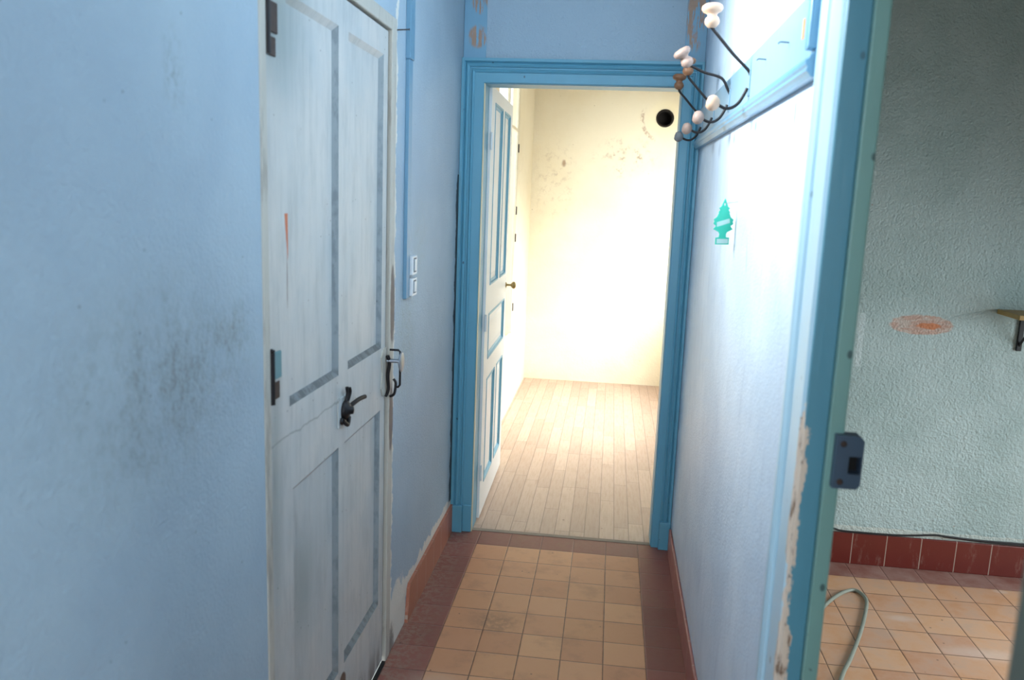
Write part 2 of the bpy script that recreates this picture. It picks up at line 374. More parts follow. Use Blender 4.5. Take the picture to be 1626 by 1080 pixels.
def mat_tiles():
    n = NT('clay_floor_tiles'); t = 0.15
    right = n.gt(n.x, 0.94)
    xs = n.mul(n.sub(n.x, n.mul(right, 0.045)), 1 / t); ys = n.mul(n.y, 1 / t)
    cx = n.m2('FLOOR', xs); cy = n.m2('FLOOR', ys); fx = n.m2('FRACT', xs); fy = n.m2('FRACT', ys)
    ex = n.mn(fx, n.sub(1.0, fx)); ey = n.mn(fy, n.sub(1.0, fy)); e = n.mn(ex, ey)
    wv = n.mul(n.sub(n.noise(30, 3), 0.5), 0.012)
    rnd = n.white(cx, cy); rnd2 = n.white(n.add(cx, 31.0), cy)
    redc = n.mx(n.mx(n.lt(n.x, 0.0), n.gt(n.x, 0.75)), n.gt(n.y, -0.15))
    redr = n.gt(n.y, -0.15)
    red = n.add(n.mul(n.sub(1.0, right), redc), n.mul(right, redr))
    org = n.mix(rnd, lin(198, 138, 98), lin(216, 158, 114))
    org = n.mix(n.mul(rnd2, 0.3), org, lin(196, 132, 102))
    rd = n.mix(rnd, lin(126, 72, 60), lin(142, 84, 72))
    col = n.mix(red, org, rd)
    cloud = n.noise(7, 6, 0.65); fine = n.noise(40, 6, 0.7)
    col = n.mix(n.mul(n.ramp(cloud, 0.48, 0.72), 0.30), col, lin(128, 92, 70))
    # dark wet-looking mark on two tiles, dust by the skirting, pale scuffs and painted gloss in the side room
    d1 = n.ell(n.x, 0.18, 0.135, n.y, -0.83, 0.105, 0.8, cloud, 1.8)
    col = n.mix(n.mul(d1, n.mul(n.ramp(fine, 0.3, 0.6), 0.42)), col, lin(92, 70, 56))
    d2 = n.mul(n.mul(n.dn(n.x, -0.13, 0.03), n.ramp(fine, 0.42, 0.60)), 0.55)
    col = n.mix(d2, col, lin(146, 128, 114))
    d3 = n.mul(n.mx(n.ell(n.x, 2.0, 0.32, n.y, -0.72, 0.09, 0.95, cloud, 0.8), n.mx(n.ell(n.x, 2.3, 0.06, n.y, -0.17, 0.035, 0.9, fine, 0.5), n.ell(n.x, 1.78, 0.12, n.y, -0.5, 0.05, 0.95, cloud, 0.8))), 0.55)
    d3 = n.mx(d3, n.mul(right, n.mul(n.ramp(cloud, 0.25, 0.7), 0.30)))  # pale veil puts the gloss of the side room tiles into colour
    col = n.mix(d3, col, lin(222, 200, 190))
    d4 = n.mul(n.ell(n.x, 0.05, 0.16, n.y, -1.28, 0.12, 0.9, cloud, 0.8), 0.4)
    col = n.mix(d4, col, lin(206, 182, 160))
    spk = n.dn(n.vor(12), 0.035, 0.06)
    col = n.mix(n.mul(spk, 0.6), col, lin(70, 48, 38))
    gr = n.lt(n.add(e, wv), n.mul(n.add(0.5, n.mul(n.sub(1.0, red), 0.4)), n.add(0.006, n.mul(n.noise(5, 3), 0.014))))
    gcol = n.mix(red, lin(98, 66, 50), lin(96, 58, 52))
    col = n.mix(n.mul(gr, 0.9), col, gcol)
    h = n.sub(n.add(n.ramp(n.add(e, wv), 0.0, 0.035), n.mul(fine, 0.12)), n.mul(cloud, 0.2))
    return n.out(col, n.add(0.36, n.mul(fine, 0.25)), n.bump(h, 0.35, 0.004))

def mat_planks():
    n = NT('worn_oak_planks'); w = 0.072; L = 0.62
    xs = n.mul(n.add(n.x, 0.01), 1 / w); cx = n.m2('FLOOR', xs); fx = n.m2('FRACT', xs)
    off = n.white(cx, 3.0); ys = n.add(n.mul(n.y, 1 / L), n.mul(off, 7.0)); cy = n.m2('FLOOR', ys); fy = n.m2('FRACT', ys)
    rnd = n.white(cx, cy)
    grain = n.noise(24, 6, 0.65, n.scale(3.5, 0.35, 1)); cl = n.noise(4, 5, 0.6)
    col = n.mix(rnd, lin(176, 150, 134), lin(196, 170, 152))
    col = n.mix(n.mul(n.ramp(grain, 0.4, 0.7), 0.35), col, lin(150, 112, 82))
    col = n.mix(n.mul(n.ramp(cl, 0.45, 0.7), 0.25), col, lin(160, 138, 120))
    e = n.mn(n.mul(n.mn(fx, n.sub(1.0, fx)), w), n.mul(n.mn(fy, n.sub(1.0, fy)), L))
    gap = n.dn(e, 0.0010, 0.0022)
    col = n.mix(n.mul(gap, 0.6), col, lin(84, 60, 44))
    kn = n.dn(n.vor(5), 0.02, 0.04)
    col = n.mix(n.mul(kn, 0.7), col, lin(84, 60, 44))
    return n.out(col, 0.42, n.bump(n.sub(n.mul(grain, 0.3), gap), 0.3, 0.003))

def mat_skirting(name, rgb, rough, dust, joints=None, dark=0.0):
    n = NT(name); f = n.noise(40, 6, 0.7); c = n.noise(6, 4); k = lin(*rgb)
    col = n.mix(c, tuple(v * 0.8 for v in k), k)
    col = n.mix(n.mul(n.ramp(n.noise(30, 6, 0.7, n.scale(1, 1, 0.3)), 0.55, 0.72), dust), col, lin(206, 186, 170))
    if joints:
        a, off = joints; v = n.mul(n.sub(n.x if a == 'x' else n.y, off), 1 / 0.15); fr = n.m2('FRACT', n.add(v, 100.0))
        e = n.mn(fr, n.sub(1.0, fr))
        col = n.mix(n.mul(n.lt(e, 0.013), 0.8), col, lin(178, 160, 146))
    return n.out(col, rough, n.bump(f, 0.2, 0.003))

def mat_glass():
    m = bpy.data.materials.new('window_glass'); m.use_nodes = True; t = m.node_tree; t.nodes.clear()
    o = t.nodes.new('ShaderNodeOutputMaterial'); mx = t.nodes.new('ShaderNodeMixShader'); tr = t.nodes.new('ShaderNodeBsdfTransparent'); g = t.nodes.new('ShaderNodeBsdfGlossy')
    g.inputs['Roughness'].default_value = 0.02; tr.inputs[0].default_value = (0.95, 0.97, 0.97, 1); mx.inputs[0].default_value = 0.06
    t.links.new(tr.outputs[0], mx.inputs[1]); t.links.new(g.outputs[0], mx.inputs[2]); t.links.new(mx.outputs[0], o.inputs[0]); return m

M = dict(left=mat_wall_blue_left(), right=mat_wall_blue_right(), end=mat_wall_end(), side=mat_side_room(), cream=mat_cream(),
         casing=mat_paint('blue_gloss_casing', (100, 164, 190), 0.7), posts=mat_paint('blue_timber_posts', (122, 168, 196), 0.8, chip=chip_posts, specks=16),
         reveal=mat_paint('weathered_blue_casing', (84, 140, 160), 0.5, chip=chip_corner), casing_pale=mat_paint('pale_blue_casing', (176, 208, 226), 0.3, 0.3, chip=chip_corner),
         green=mat_paint('teal_green_frame', (120, 160, 154), 0.5, chip=chip_corner), rack=mat_paint('pale_blue_rack', (120, 150, 170), 0.15, 0.35, 0.04),
         rackmould=mat_paint('blue_rack_moulding', (100, 148, 178), 0.3, 0.3, 0.06),
         door=mat_door_white(), door_frame=mat_paint('worn_beige_frame', (190, 186, 176), 0.9, 0.5, 0.12, 20, chip_frame),
         door_grime_shade=mat_paint('grimy_shaded_bevel', (146, 154, 158), 0.9, 0.6, 0.2, 24, chip_dirt),  # ledge dirt plus the shade of the far bevels, put into colour
         leaf=mat_paint('off_white_leaf', (240, 241, 240), 0.25, 0.4, 0.03), leaf_blue=mat_paint('light_blue_moulding', (130, 184, 208), 0.3, 0.4, 0.05),
         tiles=mat_tiles(), planks=mat_planks(), glass=mat_glass(),
         concrete=simple('grey_mortar', (150, 134, 120), 0.8, bump=0.5), ceil=simple('white_ceiling', (214, 216, 214), 0.8, var=0.04),
         skirtL=mat_skirting('orange_clay_skirting', (172, 104, 80), 0.4, 0.35, ('y', 0.0)), skirtR=mat_skirting('pink_clay_skirting', (168, 104, 96), 0.4, 0.3, ('y', 0.0)),
         skirtB=mat_skirting('oxblood_skirting_tiles', (112, 44, 38), 0.25, 0.12, ('x', 0.065)),
         iron=simple('black_iron', (40, 38, 40), 0.45, 0.6), rust=simple('rusty_iron', (74, 58, 52), 0.6, 0.4, 0.25, 60, 0.3), steel=simple('dull_steel', (150, 160, 172), 0.35, 0.8),
         slate=simple('slate_blue_metal', (74, 92, 112), 0.45, 0.3), teal=simple('teal_hinge_paint', (92, 142, 150), 0.5), black=simple('black_rubber', (24, 25, 30), 0.45),
         dark=simple('recess_shade', (14, 12, 11), 0.9), soot=simple('sooty_flue', (34, 26, 20), 0.9, bump=0.4),  # recess black stands in for shade in door gaps and keeper mouth
         pale=simple('raw_beech', (196, 160, 134), 0.5, sc=60), pink=simple('worn_beech', (176, 146, 132), 0.55, sc=60, var=0.25), brown=simple('brown_turned_wood', (140, 96, 66), 0.45, sc=50),
         grey=simple('greyed_painted_knob', (150, 150, 154), 0.45, sc=50, var=0.3),
         plastic=simple('white_plastic', (218, 222, 226), 0.3, var=0.02), trunk=simple('blue_painted_trunking', (104, 146, 172), 0.4, var=0.05),
         fresh=simple('turquoise_card', (52, 190, 160), 0.5, var=0.03), sticker=simple('pale_sticker', (188, 214, 206), 0.5, var=0.06), 
         shelf=simple('pine_shelf_edge', (176, 142, 84), 0.5, sc=25, var=0.12), hose=simple('grey_cable_sheath', (150, 152, 140), 0.45),
         brass=simple('worn_brass', (176, 150, 96), 0.35, 0.7), orange=simple('orange_sticker_remnant', (206, 128, 72), 0.6))

# ------------------------------------------------------------------ setting
H = 2.75
def setting(name, mb, mats, label, cat, parent=None):
    o = mb.build(name, mats, parent)
    return tag(o, label, cat, None, 'structure') if parent is None else o

# floors
setting('floor', MB().box(-0.15, 3.5, -5.3, 0.0, -0.08, 0.0), M['tiles'], 'orange clay tile floor with dark red border tiles along the corridor', 'floor')
setting('floor', MB().box(-0.17, 1.42, 0.03, 3.5, -0.08, -0.001), M['planks'], 'bright plank wood floor of the cream room beyond the door', 'floor')
setting('trim_1', MB().box(-0.06, 0.82, 0.0, 0.03, -0.08, 0.0015), M['concrete'], 'grey mortar strip between clay tiles and planks', 'threshold')
setting('ceiling', MB().box(-0.6, 3.6, -5.3, 3.6, H, H + 0.08), M['ceil'], 'plain pale ceiling above the corridor and rooms', 'ceiling')

# left wall with door opening and an added, unseen transom light above the white door
D0, D1, DZ = -2.112, -1.122, 2.125
T0, T1, TZ0, TZ1 = -2.05, -1.2, 2.20, 2.70
wl = MB()
wl.box(-0.27, -0.15, -5.3, D0, 0, H).box(-0.27, -0.15, D1, 0.0, 0, H)
wl.box(-0.27, -0.15, D0, D1, DZ, TZ0).box(-0.27, -0.15, D0, T0, TZ0, H).box(-0.27, -0.15, T1, D1, TZ0, H).box(-0.27, -0.15, T0, T1, TZ1, H)
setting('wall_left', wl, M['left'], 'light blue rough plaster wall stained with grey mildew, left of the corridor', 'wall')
wt = thing('window_1', (-0.2, (T0 + T1) / 2, TZ0), 'unseen glazed transom light added over the white door', 'window', kind='structure')
f = MB(); 
f.box(-0.22, -0.16, T0, T1, TZ0, TZ0 + 0.04).box(-0.22, -0.16, T0, T1, TZ1 - 0.04, TZ1).box(-0.22, -0.16, T0, T0 + 0.04, TZ0 + 0.04, TZ1 - 0.04).box(-0.22, -0.16, T1 - 0.04, T1, TZ0 + 0.04, TZ1 - 0.04)
f.build('window_frame', M['door_frame'], wt)
MB().box(-0.192, -0.188, T0 + 0.04, T1 - 0.04, TZ0 + 0.04, TZ1 - 0.04).build('pane', M['glass'], wt)

# right partition with the doorway to the side room
P0, P1, XR0, XR1 = -3.05, -2.31, 0.895, 0.945
wr = MB()
for (y0, y1, z0, z1) in ((-5.3, P0, 0, H), (P1, 0.0, 0, H), (P0, P1, 2.14, H)):
    wr.box(XR0, (XR0 + XR1) / 2, y0, y1, z0, z1, 0); wr.box((XR0 + XR1) / 2, XR1, y0, y1, z0, z1, 1)
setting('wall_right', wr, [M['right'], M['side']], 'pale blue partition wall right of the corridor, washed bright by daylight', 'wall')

# end wall over the inner door, wall of the side room, rear wall
we = MB().box(-0.27, -0.05, 0.0, 0.12, 0, H).box(-0.05, 0.81, 0.0, 0.12, 2.09, H).box(0.81, XR1, 0.0, 0.12, 0, H)
setting('wall_end', we, M['end'], 'blue textured plaster end wall above the inner doorway', 'wall')
setting('wall_back', MB().box(XR1, 3.62, 0.0, 0.12, 0, H), M['side'], 'grey green stippled plaster wall of the side room', 'wall')
SW = (-2.0, -0.7, 0.25, 1.65)
ws = MB().box(3.5, 3.62, -4.6, SW[0], 0, H).box(3.5, 3.62, SW[1], 0, 0, H).box(3.5, 3.62, SW[0], SW[1], 0, SW[2]).box(3.5, 3.62, SW[0], SW[1], SW[3], H)
setting('wall_side', ws, M['side'], 'side room outer wall with its added window', 'wall')
setting('wall_near', MB().box(XR1, 3.62, -4.72, -4.6, 0, H), M['side'], 'near wall of the side room', 'wall')
wb = MB().box(-0.27, -0.15, -5.42, -5.3, 0, H).box(-0.15, XR1, -5.42, -5.3, 0, 1.0).box(-0.15, XR1, -5.42, -5.3, 2.4, H).box(XR0, XR1 , -5.42, -5.3, 1.0, 2.4)
setting('wall_rear', wb, M['end'], 'rear corridor wall with its added window', 'wall')
def window_box(name, axis, c, a0, a1, z0, z1, label, mat, mull=True, transom=None, fw=0.05, dep=0.03):
    """axis 'x': window plane at x=c spanning y a0..a1; 'y': plane at y=c spanning x"""
    w = thing(name, (c, (a0 + a1) / 2, z0) if axis == 'x' else ((a0 + a1) / 2, c, z0), label, 'window', kind='structure')
    def bx(mb, p0, p1, q0, q1, d=None):
        d = d or dep
        return mb.bev(c - d, c + d, p0, p1, q0, q1, 0.004) if axis == 'x' else mb.bev(p0, p1, c - d, c + d, q0, q1, 0.004)
    fr = MB(); bx(fr, a0, a1, z0, z0 + fw); bx(fr, a0, a1, z1 - fw, z1); bx(fr, a0, a0 + fw, z0 + fw, z1 - fw); bx(fr, a1 - fw, a1, z0 + fw, z1 - fw)
    if mull: m = (a0 + a1) / 2; bx(fr, m - fw / 2, m + fw / 2, z0 + fw, z1 - fw)
    if transom: bx(fr, a0 + fw, a1 - fw, transom - 0.012, transom + 0.012)
    fr.build('window_frame', mat, w)
    g = MB(); (g.box(c - 0.002, c + 0.002, a0 + fw, a1 - fw, z0 + fw, z1 - fw) if axis == 'x' else g.box(a0 + fw, a1 - fw, c - 0.002, c + 0.002, z0 + fw, z1 - fw))
    g.build('pane', M['glass'], w)
    return w
window_box('window_2', 'y', -5.36, -0.15, XR0, 1.0, 2.4, 'unseen window added in the rear corridor wall', M['leaf'])  # out of view, added to let fill light in from behind
window_box('window_3', 'x', 3.56, SW[0], SW[1], SW[2], SW[3], 'unseen window added to the side room', M['leaf'])  # out of view, added for the light coming from the right

# cream room
YW = (1.30, 2.38, 0.56, 2.52)
wc = MB().box(-0.225, -0.17, 0.0, YW[0], 0, H).box(-0.225, -0.17, YW[1], 3.56, 0, H).box(-0.225, -0.17, YW[0], YW[1], 0, YW[2]).box(-0.225, -0.17, YW[0], YW[1], YW[3], H)
wc.v = [(x, max(y, 0.121) , z) for x, y, z in wc.v]
setting('wall_cream_left', wc, M['cream'], 'cream plaster wall with the tall window behind the open door', 'wall').name = 'wall_left_far'
# back wall with a real round flue opening
FX, FZ, FR = 0.928, 2.293, 0.058
bk = MB(); N = 32; x0, x1, z0, z1 = 0.728, 1.128, 2.093, 2.493
circ = [(FX + FR * math.cos(2 * PI * k / N), FZ + FR * math.sin(2 * PI * k / N)) for k in range(N)]
def sqp(k):
    a = 2 * PI * k / N; c, s_ = math.cos(a), math.sin(a); m = max(abs(c), abs(s_)); return (FX + 0.2 * c / m, FZ + 0.2 * s_ / m)
sq = [sqp(k) for k in range(N)]
bk.strip([[(x, 3.44, z) for x, z in sq], [(x, 3.44, z) for x, z in circ]], 0, False, True)
for (a, b, c_, d) in ((-0.17, FX - 0.2, 0, H), (FX + 0.2, 1.45, 0, H), (FX - 0.2, FX + 0.2, 0, FZ - 0.2), (FX - 0.2, FX + 0.2, FZ + 0.2, H)):
    bk.add([(a, 3.44, c_), (b, 3.44, c_), (b, 3.44, d), (a, 3.44, d)], [(0, 1, 2, 3)])
bk.box(-0.17, 1.45, 3.60, 3.66, 0, H)
setting('wall_far', bk, M['cream'], 'cream yellow far wall with smoke marks and flaking patches', 'wall')
RW = (0.55, 2.95, 0.80, 2.35)
wq = MB().box(1.3, 1.45, 0.12, RW[0], 0, H).box(1.3, 1.45, RW[1], 3.44, 0, H).box(1.3, 1.45, RW[0], RW[1], 0, RW[2]).box(1.3, 1.45, RW[0], RW[1], RW[3], H)
setting('wall_cream_right', wq, M['cream'], 'right wall of the cream room with an added window', 'wall').name = 'wall_right_far'
window_box('window_4', 'x', 1.38, RW[0], RW[1], RW[2], RW[3], 'unseen window added in the right wall of the cream room', M['leaf'])  # out of view, added and sized for the two beams
w5 = window_box('window_5', 'x', -0.181, YW[0], YW[1], YW[2], YW[3], 'tall overexposed window behind the open door leaf', M['cream'], True, 2.075, 0.022, 0.009)
for z in (1.95, 1.50, 1.30, 0.78):
    MB().tube([(-0.168, 2.374, z - 0.03), (-0.168, 2.374, z + 0.03)], 0.005, 8, sub=1).build('hinge', M['rust'], w5)
tag(MB().lathe([(FR * 1.28, -0.004), (FR * 1.25, -0.007), (FR * 1.02, -0.006), (FR, 0.0), (FR, 0.15), (0.0, 0.155)], (FX, 3.4395, FZ), (0, 1, 0), 32).build('flue_hole', [M['soot']], None),
    'round black flue hole high on the cream far wall', 'flue hole')
for p in bpy.data.objects['flue_hole'].data.polygons: p.material_index = 0

# skirtings
def strip_box(name, x0, x1, y0, y1, h, mat, label, b=0.004):
    return setting(name, MB().bev(x0, x1, y0, y1, 0.0, h, b), mat, label, 'baseboard')
poly = [(-0.138, -0.905, 0), (-0.138, 0, 0), (-0.138, 0, 0.138), (-0.138, -0.86, 0.138), (-0.138, -0.875, 0.125), (-0.138, -0.885, 0.08)]
setting('baseboard_left', MB().prism(poly, (-0.012, 0, 0)), M['skirtL'], 'orange red clay tile skirting along the left corridor wall', 'baseboard')
strip_box('baseboard_right', 0.884, 0.895, -2.15, -0.075, 0.122, M['skirtR'], 'pinkish red skirting at the foot of the pale right wall')
strip_box('baseboard_back', 0.945, 3.5, -0.013, 0.0, 0.148, M['skirtB'], 'oxblood glazed skirting tiles in the side room')

# ------------------------------------------------------------------ inner doorway casing (blue)
dw = thing('trim_2', (0.38, 0, 0), 'bright blue moulded casing around the inner doorway', 'door casing', kind='structure')
prof = [(0.0, 0.0), (0.0, 0.014), (0.03, 0.017), (0.42, 0.017), (0.44, 0.023), (0.50, 0.027), (0.56, 0.023), (0.58, 0.018), (0.64, 0.018), (0.66, 0.026), (0.74, 0.032), (0.80, 0.028), (0.82, 0.024), (0.88, 0.036), (1.0, 0.036), (1.0, 0.0)]
c = MB(); rows = []
for u, d in prof:
    xl = -0.05 - u * 0.0985; xr = 0.81 + u * 0.083; zt = 2.09 + u * 0.102
    rows.append([(xl, -d, 0.0), (xl, -d, zt), (xr, -d, zt), (xr, -d, 0.0)])
c.strip(rows).build('casing', M['casing'], dw)
MB().bev(-0.1485, -0.092, -0.041, 0.0, 0, 0.135, 0.003).bev(-0.092, -0.05, -0.024, 0.0, 0, 0.135, 0.003).build('plinth', M['casing'], dw)
MB().bev(0.842, 0.893, -0.043, 0.0, 0, 0.135, 0.003).build('plinth', M['casing'], dw)
j = MB().box(-0.050, -0.0475, 0.0, 0.125, 0, 2.09).box(0.8075, 0.810, 0.0, 0.125, 0, 2.09).box(-0.0475, 0.8075, 0.0, 0.125, 2.0875, 2.09)
j.build('jamb_lining', M['casing'], dw)
MB().box(-0.0500, -0.0465, -0.0165, 0.004, 0.0, 2.088).build('worn_edge', mat_paint('worn_cream_edge', (206, 200, 170), 0.3), dw)
setting('trim_3', MB().bev(-0.1485, -0.048, -0.006, 0.0, 2.193, H, 0.002), M['posts'], 'blue timber post with flaked paint above the casing, left side', 'post')
setting('trim_4', MB().bev(0.806, 0.894, -0.006, 0.0, 2.193, H, 0.002), M['posts'], 'blue timber post with long flaked strips above the casing, right side', 'post')

# ------------------------------------------------------------------ open inner door leaf
def panelled(mb_main, o, ux, n, W_, z0, z1, stiles, rects, th, rec, mat_main, name, parent, mould_mat=None, moulw=0.014, flat=False, grime=None):
    """door leaf: origin o (x,y) hinge, ux unit along width, n unit facing viewer; rects (a0,a1,z0,z1) are sunk panels"""
    ux = Vector(ux); n = Vector(n); o = Vector(o)
    P = lambda a, z, d: o + ux * a + Vector((0, 0, z)) + n * d
    As = sorted(set([0, W_] + [r[0] for r in rects] + [r[1] for r in rects])); Zs = sorted(set([z0, z1] + [r[2] for r in rects] + [r[3] for r in rects]))
    m = MB()
    for i in range(len(As) - 1):
        for k in range(len(Zs) - 1):
            ca = (As[i] + As[i + 1]) / 2; cz = (Zs[k] + Zs[k + 1]) / 2
            if any(r[0] < ca < r[1] and r[2] < cz < r[3] for r in rects): continue
            for d in (0, -th):
                m.add([P(As[i], Zs[k], d), P(As[i + 1], Zs[k], d), P(As[i + 1], Zs[k + 1], d), P(As[i], Zs[k + 1], d)], [(0, 1, 2, 3)])
    loop = [(0, z0), (W_, z0), (W_, z1), (0, z1)]
    m.strip([[P(a, z, 0) for a, z in loop], [P(a, z, -th) for a, z in loop]], 0, False, True)
    bm_leaf = m.build(name, mat_main, parent, fixn=False)
    out = []
    for r in rects:
        a0, a1, b0, b1 = r
        L = lambda i, d: [P(a0 + i, b0 + i, d), P(a1 - i, b0 + i, d), P(a1 - i, b1 - i, d), P(a0 + i, b1 - i, d)]
        if flat:
            w_ = moulw; mo = MB(); o4 = L(0, 0.0); i4 = L(w_, -rec)
            for k in range(4): mo.add([o4[k], o4[(k + 1) % 4], i4[(k + 1) % 4], i4[k]], [(0, 1, 2, 3)], 1 if (grime and k in (0, 1)) else 0)  # bottom dirt and far-side shade share the darker paint
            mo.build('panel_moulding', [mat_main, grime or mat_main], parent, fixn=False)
            f_ = MB().add(L(w_, -rec), [(0, 1, 2, 3)]); f_.add(L(0, -th + rec), [(0, 1, 2, 3)]); f_.build('panel', mat_main, parent, fixn=False)
            continue
        mo = MB().strip([L(0, 0.0), L(0, 0.003), L(moulw * 0.35, 0.003), L(moulw * 0.5, -rec * 0.5), L(moulw, -rec * 0.8), L(moulw, -rec)], 0, False, True)
        mo.build('panel_moulding', mould_mat or mat_main, parent)
        e = moulw + 0.0
        f_ = MB().strip([L(e, -rec), L(e + 0.022, -rec), L(e + 0.03, -rec + 0.004)], 0, False, True); q = L(e + 0.03, -rec + 0.004); f_.add(q, [(0, 1, 2, 3)])
        b_ = L(0, -th + rec); f_.add(b_, [(0, 1, 2, 3)])
        f_.build('panel', mat_main, parent)
    return P

lf = thing('door_2', (-0.035, 0.13, 0), 'off-white inner door leaf with blue mouldings, swung open into the cream room', 'door', kind='structure')
hx, hy, fx_, fy_ = -0.035, 0.13, -0.046, 0.985
Lw = math.hypot(fx_ - hx, fy_ - hy); u_ = ((fx_ - hx) / Lw, (fy_ - hy) / Lw, 0); n_ = (u_[1], -u_[0], 0)
rects = [(0.12, 0.42, 1.17, 2.035), (0.50, Lw - 0.10, 1.17, 2.035), (0.12, Lw - 0.10, 0.80, 1.03), (0.12, 0.42, 0.16, 0.70), (0.50, Lw - 0.10, 0.16, 0.70)]
Pf = panelled(None, (hx, hy, 0), u_, n_, Lw, 0.012, 2.10, None, rects, 0.034, 0.010, M['leaf'], 'leaf', lf, M['leaf_blue'], 0.022)
kb = MB(); p0 = Pf(Lw - 0.035, 1.10, 0)
kb.lathe([(0.016, 0), (0.016, 0.003), (0.006, 0.006), (0.006, 0.028), (0.014, 0.034), (0.021, 0.042), (0.021, 0.050), (0.012, 0.058), (0, 0.060)], p0, n_, 18)
tag(kb.build('door_knob', M['brass'], lf), 'worn brass knob')
for z in (0.25, 1.0, 1.85):
    MB().tube([(hx + 0.004, hy - 0.006, z - 0.04), (hx + 0.004, hy - 0.006, z + 0.04)], 0.006, 8, sub=1).build('hinge', M['leaf'], lf)

# ------------------------------------------------------------------ white panelled door in the left wall
dd = thing('door_1', (-0.165, -1.63, 0), 'worn white panelled door closed in the left corridor wall', 'door', kind='structure')
LY0, LY1 = -2.083, -1.183
XF = -0.158
R1 = lambda y: y - LY0
rects = [(R1(-1.97), R1(-1.635), 1.115, 2.005), (R1(-1.558), R1(-1.228), 1.115, 2.005), (R1(-1.955), R1(-1.635), 0.245, 0.915), (R1(-1.585), R1(-1.235), 0.245, 0.915)]
Pw = panelled(None, (XF, LY0, 0), (0, 1, 0), (1, 0, 0), LY1 - LY0, 0.012, 2.078, None, rects, 0.036, 0.013, M['door'], 'leaf', dd, M['door'], 0.016, True, M['door_grime_shade'])
fr = MB().bev(-0.215, -0.147, D0 - 0.012, LY0 - 0.011, 0, DZ, 0.003).bev(-0.215, -0.147, LY1 + 0.012, D1, 0, DZ, 0.003).bev(-0.215, -0.147, LY0 - 0.011, LY1 + 0.012, 2.084, DZ, 0.003)
tag(fr.build('door_frame', M['door_frame'], dd), 'beige weathered timber frame')
MB().box(-0.235, -0.20, D0, D1, 0, DZ).build('gap_shade_sheet', M['dark'], dd)  # black sheet behind the leaf, painted shade for its gaps
MB().prism([(-0.158, LY0, 0.0), (-0.158, LY1, 0.0), (-0.146, LY1, 0.0), (-0.146, LY0, 0.0)], (0, 0, 0.010)).build('foot_shade_strip', M['dark'], dd)  # black strip, painted shade along the door foot
# hinges
for z0_, z1_, m_ in ((1.150, 1.262, 'teal'), (1.862, 1.975, 'rust'), (0.25, 0.36, 'rust')):
    h = MB().tube([(-0.147, LY0 - 0.006, z0_), (-0.147, LY0 - 0.006, z1_)], 0.0065, 10, sub=1)
    h.lathe([(0, 0), (0.006, 0.001), (0.0075, 0.005), (0, 0.009)], (-0.147, LY0 - 0.006, z1_), (0, 0, 1), 10)
    ho = h.build('hinge', M['iron'], dd)
    MB().bev(XF, XF + 0.006, LY0 + 0.004, LY0 + 0.058, z0_ + 0.047, z1_ - 0.006, 0.002).build('hinge_plate', M[m_], ho)
    MB().bev(XF, XF + 0.004, LY0 + 0.004, LY0 + 0.052, z0_ + 0.002, z0_ + 0.040, 0.002).build('hinge_plate', M['rust'], ho)
# central bolt with plate
pl = MB().bev(XF, XF + 0.004, -1.648, -1.560, 0.970, 1.050, 0.001)
plate = pl.build('bolt_plate', M['door'], dd)
b = MB()
b.lathe([(0.026, 0), (0.028, 0.006), (0.020, 0.014), (0.012, 0.016), (0.010, 0.026), (0, 0.028)], (XF + 0.004, -1.60, 1.012), (1, 0, 0), 18)
b.tube([(XF + 0.010, -1.60, 1.012), (XF + 0.016, -1.55, 1.020), (XF + 0.020, -1.51, 1.022), (XF + 0.024, -1.475, 1.020)], 0.0065, 8)
b.tube([(XF + 0.008, -1.60, 1.03), (XF + 0.012, -1.595, 1.055), (XF + 0.012, -1.60, 1.075)], 0.005, 8)
b.tube([(XF + 0.008, -1.58, 1.03), (XF + 0.012, -1.57, 1.055), (XF + 0.012, -1.575, 1.068)], 0.004, 8)
b.lathe([(0.009, 0), (0.010, 0.006), (0, 0.008)], (XF + 0.004, -1.628, 0.987), (1, 0, 0), 12)
b.lathe([(0.009, 0), (0.010, 0.006), (0, 0.008)], (XF + 0.004, -1.575, 0.985), (1, 0, 0), 12)
b.tube([(XF + 0.010, -1.628, 0.99), (XF + 0.014, -1.60, 0.97), (XF + 0.010, -1.575, 0.985)], 0.006, 8)
tag(b.build('bolt', M['iron'], plate), 'black iron slide bolt and catch')
# latch on the closing stile
lt = MB().prism([(XF, LY1 - 0.052, 1.085), (XF, LY1 - 0.034, 1.108), (XF, LY1 - 0.002, 1.112), (XF, LY1 - 0.002, 0.955), (XF, LY1 - 0.036, 0.958), (XF, LY1 - 0.052, 0.985), (XF, LY1 - 0.040, 1.035)], (0.005, 0, 0))
lock = lt.build('lock_plate', M['door_frame'], dd)
MB().tube([(XF + 0.010, LY1 - 0.006, 1.085), (XF + 0.016, LY1 - 0.004, 1.06), (XF + 0.012, LY1 - 0.006, 1.02), (XF + 0.014, LY1 - 0.004, 0.975), (XF + 0.006, LY1 - 0.008, 0.95)], lambda t: 0.007 - 0.002 * t, 8).build('lock_bar', M['iron'], lock)
kn = MB().tube([(XF + 0.008, LY1 - 0.006, 1.068), (XF + 0.052, LY1 + 0.0, 1.068)], 0.006, 10, sub=1)
kn.lathe([(0.0, 0.003), (0.028, 0.003), (0.033, 0.001), (0.028, -0.002), (0.008, -0.004)], (XF + 0.054, LY1, 1.066), (1, -0.02, 0.03), 24)
tag(kn.build('latch_knob', [M['steel']], lock), 'steel disc knob on a short stem')
st = MB().tube([(-0.147, LY1 + 0.018, 1.100), (-0.118, LY1 + 0.018, 1.100), (-0.112, LY1 + 0.018, 1.094), (-0.112, LY1 + 0.018, 0.985), (-0.118, LY1 + 0.018, 0.978), (-0.125, LY1 + 0.018, 0.978)], 0.0038, 8, sub=1)
